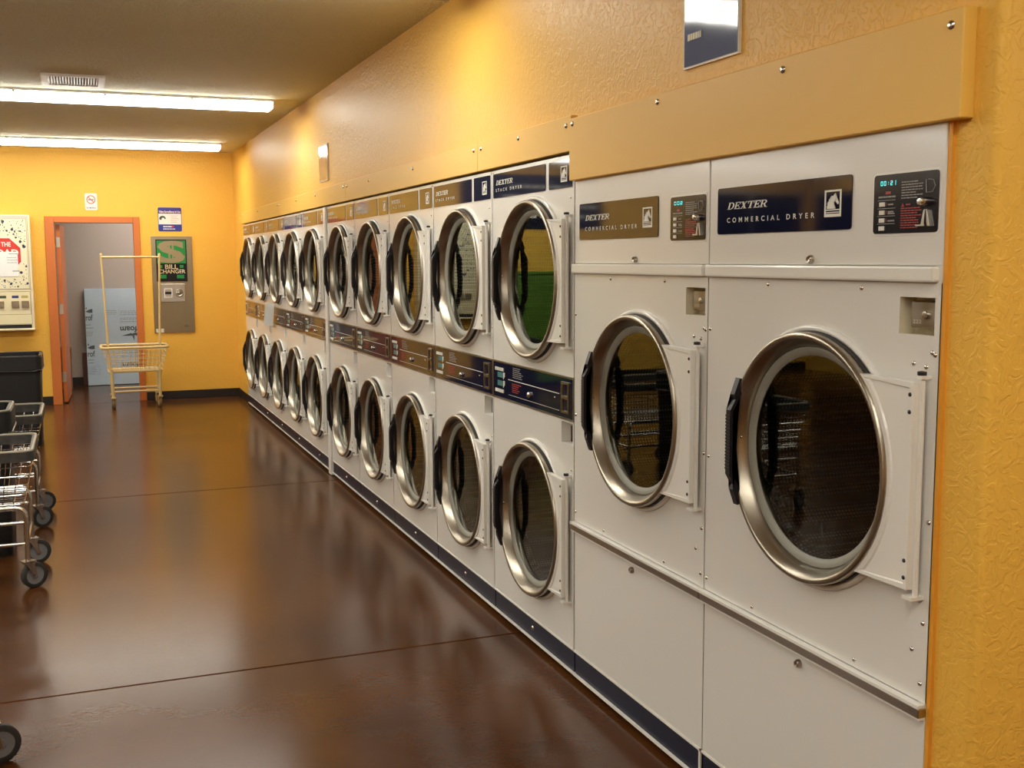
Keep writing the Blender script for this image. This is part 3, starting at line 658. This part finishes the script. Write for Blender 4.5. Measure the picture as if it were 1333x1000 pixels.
text('lettering', 'NO SMOKING', -.050, .050, .016, .034, -.0066, 'Y', 'ink', t, bold=.02)
t, W, H = sign_base('surveillance_sign', -.832, -.575, 1.925, 2.191, 'signblue', 'blue and white video surveillance sign above the bill changer')
flat('white_field', [(-W+.006, W-.006, .076, .196)], -.0064, 'Y', 'signwhite', t)
flat('purple_band', [(-W+.010, W-.010, .197, .236)], -.0064, 'Y', 'signpurple', t)
text('lettering', 'Video Surveillance In Use', -W+.012, W-.012, .206, .230, -.0068, 'Y', 'print_w', t, bold=.02)
bm = bmesh.new(); pts = [(math.cos(a_)*.036-.080, math.sin(a_)*.030+.142) for a_ in [math.pi*(1.15-1.2*k/10) for k in range(11)]] + [(math.cos(a_)*.018-.074, math.sin(a_)*.016+.134) for a_ in [math.pi*(-.05+1.2*k/10) for k in range(11)]]
vs = [bm.verts.new((a_, -.0068, b_)) for a_, b_ in pts]; bmesh.ops.triangulate(bm, faces=[bm.faces.new(vs)]); flatbuild('camera_print', bm, 'ink2', t, 'Y')
flat('print_lines', dashes(6, .010, .100, .092, .182, .25, 3, .1, .3), -.0068, 'Y', 'print_g', t)
flat('footer_print', dashes(1, -.075, .075, .040, .062, .7, 4, .05, .1) + dashes(1, -.075, .075, .016, .032, .6, 5, .05, .1), -.0068, 'Y', 'print_w', t)
flat('footer_red_print', [(.015, .040, .043, .060)], -.0070, 'Y', 'red', t)

bc = thing('bill_changer', 'steel bill changer panel set in the yellow wall right of the doorway', 'bill changer', (-.696, YB, .770))
build('face_plate', bev(bxm(((-.223, .223), (-.016, 0), (0, 1.095))), .002, 1), 'plate_steel', bc)
gp = build('sign_plate', bxm(((-.176, .160), (-.020, -.016), (.585, 1.060))), 'black_gloss', bc)
flat('green_field', [(-.165, .149, .790, 1.050)], -.0204, 'Y', 'green', gp)
text('dollar_print', 'S', -.158, .142, .792, 1.048, -.0208, 'Y', 'tan', gp, bold=.035)
flat('dollar_bars', [(-.040, -.020, .795, 1.045), (.000, .020, .795, 1.045)], -.0211, 'Y', 'tan', gp)
text('lettering', 'BILL', -.082, .060, .728, .778, -.0204, 'Y', 'oatmeal', gp, bold=.02)
text('lettering', 'CHANGER', -.150, .140, .676, .722, -.0204, 'Y', 'oatmeal', gp, bold=.02)
flat('green_marks', [(-.145, -.110, .738, .772), (.080, .120, .738, .772), (-.140, -.070, .620, .662), (.045, .125, .620, .662)], -.0204, 'Y', 'green', gp)
ip = build('bill_acceptor', bev(bxm(((-.140, .128), (-.034, -.016), (.350, .560))), .006, 2), 'hinge', bc)
build('bill_slot', bxm(((-.104, -.014), (-.038, -.034), (.402, .412)), ((-.104, -.014), (-.038, -.034), (.498, .508)), ((-.104, -.094), (-.038, -.034), (.412, .498)), ((-.024, -.014), (-.038, -.034), (.412, .498))), 'print_w', ip)
build('slot_mouth', bxm(((-.094, -.024), (-.0365, -.034), (.440, .470))), 'dark_screw', ip)
bm = bmesh.new(); lathe(bm, [(-.034, .046), (-.042, .045), (-.044, .036), (-.040, .030), (-.046, .012), (-.046, 0)], 'Y', (.062, 0, .455), 22); build('lock_cover', bm, 'steel', ip, smooth=40)
build('label_sticker', bxm(((-.205, -.122), (-.018, -.016), (.006, .048))), 'print_w', bc)
flat('print_lines', dashes(2, .108, .160, .058, .085, .3, 7, .2, .4), -.0164, 'Y', 'dark_screw', bc)

vm = thing('soap_vending_machine', 'cream wall mounted soap vending machine with a red octagon poster, left of the doorway', 'vending machine', (-2.56, YB-.004, .845))
VWX = .398; VH = 1.245
build('body', bev(bxm(((-VWX, VWX), (-.150, 0), (0, VH))), .012, 2), 'vend', vm)
def vrect(x0, x1, z0, z1, t_): return [(x0, x1, z0, z0+t_), (x0, x1, z1-t_, z1), (x0, x0+t_, z0+t_, z1-t_), (x1-t_, x1, z0+t_, z1-t_)]
flat('outline_print', vrect(-.374, .374, .07, 1.222, .004) + vrect(-.366, .366, .175, .425, .004), -.1504, 'Y', 'pinkline', vm)
po = build('poster_panel', bxm(((-.362, .362), (-.153, -.149), (.450, 1.206))), 'vendp', vm)
flat('poster_border', vrect(-.362, .362, .450, 1.206, .004), -.1534, 'Y', 'pinkline', po)
rnd = random.Random(11); R = []; R2 = []
for i in range(520):
    x, z = rnd.uniform(-.345, .345), rnd.uniform(.465, 1.19); big = rnd.random() < .16
    if (x-.114)**2+(z-.815)**2 < .222**2 or (-.05 < x < .28 and .565 < z < .87): continue
    r = rnd.uniform(.011, .019) if big else rnd.uniform(.004, .008); a0 = rnd.uniform(0, 6.28)
    (R if big else R2).append([(x+r*rnd.uniform(.6, 1.3)*math.cos(a0+k*1.047), z+r*rnd.uniform(.6, 1.2)*math.sin(a0+k*1.047)) for k in range(6)])
flat('poster_specks', R, -.1536, 'Y', 'ink', po)['kind'] = 'stuff'; flat('poster_small_specks', R2, -.1536, 'Y', 'ink2', po)['kind'] = 'stuff'
oc = lambda r, dx, dz: [(r*math.cos(math.pi/8+k*math.pi/4)+dx, r*math.sin(math.pi/8+k*math.pi/4)+dz) for k in range(8)]
OX, OZ_ = .114, .815     # octagon centre
flat('octagon_rim', [oc(.202, OX, OZ_)], -.1540, 'Y', 'print_w', po); flat('red_octagon', [oc(.193, OX, OZ_)], -.1544, 'Y', 'red', po)
text('lettering', 'THE', .104, .199, .905, .954, -.1548, 'Y', 'print_w', po, bold=.03)
text('lettering', 'LOAD', .0, .272, .806, .876, -.1548, 'Y', 'print_w', po, bold=.03)
pn = build('taped_notice', bxm(((-.03, .262), (-.157, -.155), (.585, .850))), 'paper', vm)
flat('print_lines', dashes(1, OX+.06, OX+.16, .820, .835, .5, 2, .1, .3) + dashes(3, OX+.04, OX+.15, .72, .80, .2, 4, .1, .3) + dashes(1, OX+.09, OX+.16, .635, .652, .6, 6, .2, .4) + dashes(1, OX-.08, OX-.02, .76, .80, .6, 8, .3, .5), -.1574, 'Y', 'print_g', pn)
for x0 in (-.29, -.19, -.09, .028, .176-.0, .275):
    b = build('coin_mechanism', bev(bxm(((x0, x0+.074), (-.162, -.149), (.246, .322))), .003, 1), 'plate_steel', vm)
    build('push_knob', bxm(((x0+.012, x0+.062), (-.170, -.162), (.256, .292))), 'strip', b)
for i, x0 in enumerate((-.28, -.18, .06, .182, .275)):
    flat('price_label', [(x0, x0+.066, .352, .380)], -.1506, 'Y', ('print_w', 'paper', 'ink2', 'signblue', 'goldprint')[i], vm)
build('delivery_slot', bxm(((-.34, .366), (-.152, -.149), (.028, .066))), 'black', vm)
build('bottom_lip', bev(bxm(((-VWX+.01, VWX-.004), (-.172, -.149), (.004, .024))), .004, 1), 'vend', vm)

# ------------------------------------------------------------------ end wall beyond the left edge, seen mirrored in the dryer glass and panels
t, W, H = sign_base('wall_banner', -4.75, -2.78, 1.97, 2.66, 'navy_kick', 'wide navy banner with white print high on the end wall, left of the vending machine', 'banner')
flat('print_lines', dashes(4, -W+.1, W-.1, .10, .60, .35, 21, .02, .07), -.0066, 'Y', 'print_w', t)
gc = thing('green_cabinet', 'green cabinet against the end wall left of the vending machine', 'cabinet', (-3.85, YB-.02, 0))
build('body', bev(bxm(((-.6, .6), (-.55, 0), (.06, 1.40))), .006, 2), 'cabgreen', gc); build('plinth', bxm(((-.57, .57), (-.5, -.02), (0, .06))), 'base', gc)
build('top', bev(bxm(((-.62, .62), (-.57, 0), (1.40, 1.435))), .006, 2), 'cabgreen', gc)
for x in (-.295, .295):
    d_ = build('cabinet_door', bev(bxm(((x-.285, x+.285), (-.568, -.552), (.09, 1.38))), .004, 1), 'cabgreen', gc)
    build('handle', bev(bxm(((x*.15-.008, x*.15+.008), (-.595, -.569), (.70, .86))), .003, 1), 'strip', d_)

# ------------------------------------------------------------------ storeroom contents
fo = thing('foam_board', 'pale blue printed foam insulation board leaning in the storeroom', 'foam board', (-1.15, 15.02, 0.0)); fo.rotation_euler = (math.radians(-5), 0, 0)
build('sheet', bev(bxm(((-.497, .6), (0, .05), (.005, 1.243))), .003, 1), 'foam', fo)
fx = lambda x: x+1.15
text('lettering', 'rof', fx(-1.640), fx(-1.556), .835, .915, -.0006, 'Y', 'foamink', fo, bold=.02)
text('lettering', 'rof', fx(-1.636), fx(-1.550), .372, .450, -.0006, 'Y', 'foamink', fo, bold=.02)
text('lettering', 'Styrofoam', fx(-1.232), fx(-.80), .672, .775, -.0006, 'Y', 'foamink', fo, flip=True, bold=.03)
text('lettering', 'Styrofoam', fx(-1.223), fx(-.80), .218, .305, -.0006, 'Y', 'foamink', fo, flip=True, bold=.03)
def logo(x0, x1, z0, z1): return [[(x0, z0+(z1-z0)*.62), (x0+(x1-x0)*.45, z0+(z1-z0)*.95), (x0+(x1-x0)*.62, z0+(z1-z0)*.60)], [(x0+(x1-x0)*.40, z0+(z1-z0)*.80), (x0+(x1-x0)*.66, z1), (x1, z0+(z1-z0)*.72), (x0+(x1-x0)*.8, z0+(z1-z0)*.55)], [(x0+(x1-x0)*.50, z0+(z1-z0)*.58), (x0+(x1-x0)*.60, z0+(z1-z0)*.58), (x0+(x1-x0)*.58, z0)]]
flat('logo_print', logo(fx(-1.222), fx(-.95), .565, .668), -.0006, 'Y', 'foamink', fo)
flat('logo_print', [[(fx(-1.64), .95), (fx(-1.60), .975), (fx(-1.556), .985), (fx(-1.556), .935), (fx(-1.60), .935)], [(fx(-1.64), .99), (fx(-1.625), 1.01), (fx(-1.62), .98)]], -.0006, 'Y', 'foamink', fo)
flat('logo_print', [[(fx(-1.636), .485), (fx(-1.60), .510), (fx(-1.550), .520), (fx(-1.550), .470), (fx(-1.60), .470)], [(fx(-1.636), .525), (fx(-1.62), .545), (fx(-1.615), .515)]], -.0006, 'Y', 'foamink', fo)
R = []
for (a0, a1, b0, b1, n_, sd) in ((-1.64, -1.55, .72, .80, 2, 1), (-1.64, -1.56, .63, .70, 3, 2), (-1.635, -1.548, .275, .350, 2, 3), (-1.63, -1.53, .15, .24, 4, 4), (-1.38, -1.25, .90, .97, 3, 5), (-1.22, -.90, .89, .96, 3, 6), (-1.22, -.90, .80, .86, 2, 7), (-1.22, -.95, .35, .45, 4, 8)):
    R += dashes(n_, fx(a0), fx(a1), b0, b1, .38, sd, .05, .15)
flat('print_lines', R + vrect(fx(-1.23), fx(-.9), .795, .865, .004) + [(fx(-1.236), fx(-1.232), .89, .97)] + vrect(fx(-1.64), fx(-1.50), .145, .25, .003), -.0006, 'Y', 'foamink2', fo)
bx_ = thing('cardboard_box', 'brown cardboard box on the storeroom floor left of the foam board', 'box', (-2.02, 14.95, 0))
build('carton', bev(bxm(((-.2, .188), (-.2, .2), (0, .50))), .004, 1), 'cardboard', bx_)
build('flap', bxm(((-.2, .192), (-.204, -.2), (.36, .50))), 'cardboard', bx_); build('flap', bxm(((.188, .192), (-.2, .2), (.36, .50))), 'cardboard', bx_)
o = thing('wood_offcut', 'narrow red brown board standing behind the foam board edge', 'board', (-1.672, 15.135, 0))
build('plank', bev(bxm(((-.03, .13), (-.012, .012), (0, .42))), .003, 1), 'redbrown', o); build('end_cleat', bxm(((-.03, .13), (-.022, -.0122), (.36, .42))), 'redbrown', o)

# ------------------------------------------------------------------ carts
def caster(parent, x, y, ztop, r, yaw, mats, thick=.028):
    """swivel caster: fork, wheel and hub; wheel trails along yaw"""
    tx, ty = math.cos(yaw)*.022, math.sin(yaw)*.022
    def rotm(bm): bmesh.ops.rotate(bm, verts=bm.verts, cent=(0, 0, 0), matrix=Matrix.Rotation(yaw, 3, 'Z')); bmesh.ops.translate(bm, verts=bm.verts, vec=(x, y, 0)); return bm
    bm = bmesh.new()
    for s in (-1, 1): prism(bm, [(-.016, ztop-.012), (.020, ztop-.012), (.034, r-.006), (.020, r-.010)], s*(thick/2+.004), s*(thick/2+.007), 'Y')
    box(bm, (-.022, .026), (-thick/2-.010, thick/2+.010), (ztop-.014, ztop-.006)); box(bm, (-.030, .030), (-thick/2-.012, thick/2+.012), (ztop-.003, ztop+.003)); tube(bm, [(0, 0, ztop-.008), (0, 0, ztop+.03)], .010)
    c = build('caster', rotm(bm), mats[0], parent)
    bm = bmesh.new(); lathe(bm, [(-thick/2, r*.70), (-thick/2, r*.90), (-thick*.36, r), (thick*.36, r), (thick/2, r*.90), (thick/2, r*.70)], 'Y', (.027, 0, r), 24, close=True)
    build('tyre', rotm(bm), mats[1], c, smooth=50)
    bm = bmesh.new(); lathe(bm, [(-thick*.44, 0), (-thick*.44, r*.25), (-thick*.34, r*.3), (-thick*.34, r*.70), (thick*.34, r*.70), (thick*.34, r*.3), (thick*.44, r*.25), (thick*.44, 0)], 'Y', (.027, 0, r), 20)
    build('wheel_hub', rotm(bm), mats[2], c, smooth=40)
def ring(x0, x1, y0, y1, z, r=.04): return [(a, b, z) for a, b in rrect(x0, x1, y0, y1, r, 4)]
def basket(parent, top, bot, zt, zb, nx, ny, nz, m, wr):
    """wire basket between a top and a bottom rectangle (x0,x1,y0,y1)"""
    bm = bmesh.new()
    lerp = lambda a, b, t: a+(b-a)*t
    for k in range(nz+1):
        t = k/nz; q = [lerp(b, a, t) for a, b in zip(top, bot)]; tube(bm, ring(*q, lerp(zb, zt, t), .035), wr, 5, closed=True)
    for i in range(1, nx):
        t = i/nx; xb, xt = lerp(bot[0], bot[1], t), lerp(top[0], top[1], t)
        tube(bm, [(xt, top[2], zt), (xb, bot[2], zb), (xb, bot[3], zb), (xt, top[3], zt)], wr*.8, 5)
    for i in range(1, ny):
        t = i/ny; yb_, yt = lerp(bot[2], bot[3], t), lerp(top[2], top[3], t)
        tube(bm, [(top[0], yt, zt), (bot[0], yb_, zb), (bot[1], yb_, zb), (top[1], yt, zt)], wr*.8, 5)
    return build('wire_basket', bm, m, parent, smooth=60, kind='stuff')
CM = ('chrome', 'rubber', 'wheelgrey')
def utility_cart():
    t = thing('wire_laundry_cart', '', 'laundry cart')
    W = .62; y0, y1 = .0, .60          # local: right side at x = 0, extends to -x
    basket(t, (-W, -.006, y0+.006, y1-.006), (-W+.05, -.055, y0+.05, y1-.05), .660, .425, 11, 10, 5, 'chrome', .0032)
    bm = bmesh.new(); Rg = ring(-W-.006, .004, y0-.004, y1+.004, 0, .05); Ri = ring(-W+.018, -.020, y0+.020, y1-.020, 0, .04)
    n = len(Rg); rows_ = [[bm.verts.new((p[0], p[1], z)) for p in src] for src, z in ((Rg, .640), (Rg, .688), (Ri, .688), (Ri, .640))]
    for A, B in zip(rows_, rows_[1:]+rows_[:1]):
        for k in range(n): bm.faces.new((A[k], A[(k+1) % n], B[(k+1) % n], B[k]))
    bu = build('bumper', bm, 'bumper', t, smooth=40)
    bm = bmesh.new(); tube(bm, ring(-W+.002, -.004, y0+.004, y1-.004, .689, .05), .008, 6, closed=True); build('rim_strip', bm, 'rimgrey', bu, smooth=60)
    for y in (y0+.06, y1-.06):
        bm = bmesh.new(); tube(bm, arc([(-W+.05, y, .14), (-W+.05, y, .405), (-.05, y, .405), (-.05, y, .14)], .05), .0125, 8); build('leg_frame', bm, 'chrome', t, smooth=60)
    for y in (y0+.06, y1-.06):
        for z in (.225, .33):
            bm = bmesh.new(); tube(bm, [(-W+.05, y, z), (-.05, y, z)], .009, 8); build('cross_rail', bm, 'chrome', t, smooth=60)
    for x in (-W+.05, -.05):
        bm = bmesh.new(); tube(bm, [(x, y0+.06, .225), (x, y1-.06, .225)], .009, 8); build('side_rail', bm, 'chrome', t, smooth=60)
    for x, y, yaw in ((-.05, y0+.06, .5), (-.05, y1-.06, .25), (-W+.05, y0+.06, 2.6), (-W+.05, y1-.06, 3.4)): caster(t, x, y, .138, .064, yaw, CM)
    return t
uc = utility_cart(); uc.location = (-1.935, 5.70, 0); tag(uc, 'nearer of the two chrome wire laundry carts with grey bumpers at the left', 'laundry cart', 'chrome laundry carts at the left')
build('tag_sticker', bxm(((-.012, -.009), (.40, .425), (.0, .001))), 'yellowtag', uc).location = (-.03, .10, .42)
u2_ = dup(uc); u2_.location = (-1.935, 7.02, 0); u2_['label'] = 'chrome wire laundry cart with grey bumper in front of the tall black bin'
u3_ = dup(uc); u3_.location = (-1.970, 3.19, 0); u3_['label'] = 'chrome laundry cart of which only one wheel shows at the bottom left'
def bin_(name, label, x0, x1, y0, y1, h, rim, loc_top):
    t = thing(name, label, 'bin', ((x0+x1)/2, (y0+y1)/2, 0)); W, D = (x1-x0)/2, (y1-y0)/2
    bm = bmesh.new(); lo = rrect(-W*.93, W*.93, -D*.93, D*.93, .05); hi = rrect(-W, W, -D, D, .05); inn = rrect(-W+.012, W-.012, -D+.012, D-.012, .045); n = len(lo)
    ringsv = [[bm.verts.new((a, b, z)) for a, b in src] for src, z in ((lo, .0), (hi, h-.012), (inn, h-.012), (rrect(-W*.9, W*.9, -D*.9, D*.9, .045), .03))]
    for A, B in zip(ringsv, ringsv[1:]):
        for k in range(n): bm.faces.new((A[k], A[(k+1) % n], B[(k+1) % n], B[k]))
    bm.faces.new(ringsv[0][::-1]); bm.faces.new(ringsv[-1]); build('body', bm, 'black', t, smooth=50)
    bm = bmesh.new(); o1 = rrect(-W-.012, W+.012, -D-.012, D+.012, .06); i1 = rrect(-W+.018, W-.018, -D+.018, D-.018, .045)
    ringsv = [[bm.verts.new((a, b, z)) for a, b in src] for src, z in ((rrect(-W-.002, W+.002, -D-.002, D+.002, .05), h-.12), (o1, h-.115), (o1, h-.006), (rrect(-W-.004, W+.004, -D-.004, D+.004, .055), h), (i1, h), (i1, h-.06))]
    for A, B in zip(ringsv, ringsv[1:]):
        for k in range(n): bm.faces.new((A[k], A[(k+1) % n], B[(k+1) % n], B[k]))
    rb = build('rim_cover' , bm, 'black', t, smooth=50)
    bm = bmesh.new(); tube(bm, [(a, b, h+.001) for a, b in rrect(-W-.004, W+.004, -D-.004, D+.004, .055)], .006, 6, closed=True); build('rim_strip', bm, rim, rb, smooth=60)
    bm = bmesh.new(); tube(bm, [(a, b, h-.122+.006*math.sin(k*1.7)) for k, (a, b) in enumerate(rrect(-W-.010, W+.010, -D-.010, D+.010, .055, 6))], .007, 6, closed=True); build('bag_fold', bm, 'bagedge', rb, smooth=60)
    return t
bin_('trash_bin', 'tall black trash bin with a folded liner against the end wall', -2.62, -2.035, 10.22, 10.75, .785, 'bagedge', 0)
bin_('trash_bin', 'black bin with a tan rim standing between the two chrome carts', -2.60, -2.075, 6.42, 6.86, .80, 'rimgrey', 0)

# cream cart with hanging rail in front of the doorway
ct = thing('hanging_rail_cart', 'cream wire laundry cart with a tall hanging rail in front of the doorway', 'laundry cart', (-1.165, 12.52, 0))
tp, bt = (-.335, .335, -.015, .45), (-.275, .275, .03, .40)
basket(ct, tp, bt, .655, .405, 12, 9, 5, 'ivorycart', .0032)
bm = bmesh.new(); tube(bm, ring(-.342, .342, -.022, .457, .662, .06), .015, 8, closed=True); build('rim', bm, 'ivorycart', ct, smooth=60)
bm = bmesh.new(); tube(bm, ring(bt[0], bt[1], bt[2], bt[3], .402, .04), .011, 8, closed=True); build('bottom_rim', bm, 'ivorycart', ct, smooth=60)
for x in (-.240, .240):
    for y in (.03, .40):
        bm = bmesh.new(); tube(bm, [(x, y, .11), (x*1.04, y, .42)], .016, 8); build('leg', bm, 'ivorycart', ct, smooth=60)
for y in (.03, .40):
    bm = bmesh.new(); tube(bm, [(-.240, y, .185), (.240, y, .185)], .011, 8); build('lower_rail', bm, 'ivorycart', ct, smooth=60)
for x in (-.240, .240):
    bm = bmesh.new(); tube(bm, [(x, .03, .185), (x, .40, .185)], .009, 8); build('side_rail', bm, 'ivorycart', ct, smooth=60)
for x in (-.240, .240):
    for y in (.03, .40): caster(ct, x, y, .125, .056, 1.4 if x < 0 else 1.8, ('ivorycart', 'ivorywheel', 'ivorycart'), .026)
for s in (-1, 1):
    bm = bmesh.new(); tube(bm, [(s*.262, .215, .40), (s*.300, .215, 1.655)], .012, 8); po_ = build('pole', bm, 'ivorycart', ct, smooth=60)
    bm = bmesh.new(); lathe(bm, [(1.655, .014), (1.668, .012), (1.675, 0)], 'Z', (s*.300, .215, 0), 8); build('pole_cap', bm, 'ivorycart', po_, smooth=60)
bm = bmesh.new(); tube(bm, [(-.302, .215, 1.632), (.302, .215, 1.632)], .012, 8); build('hanging_rail', bm, 'ivorycart', ct, smooth=60)
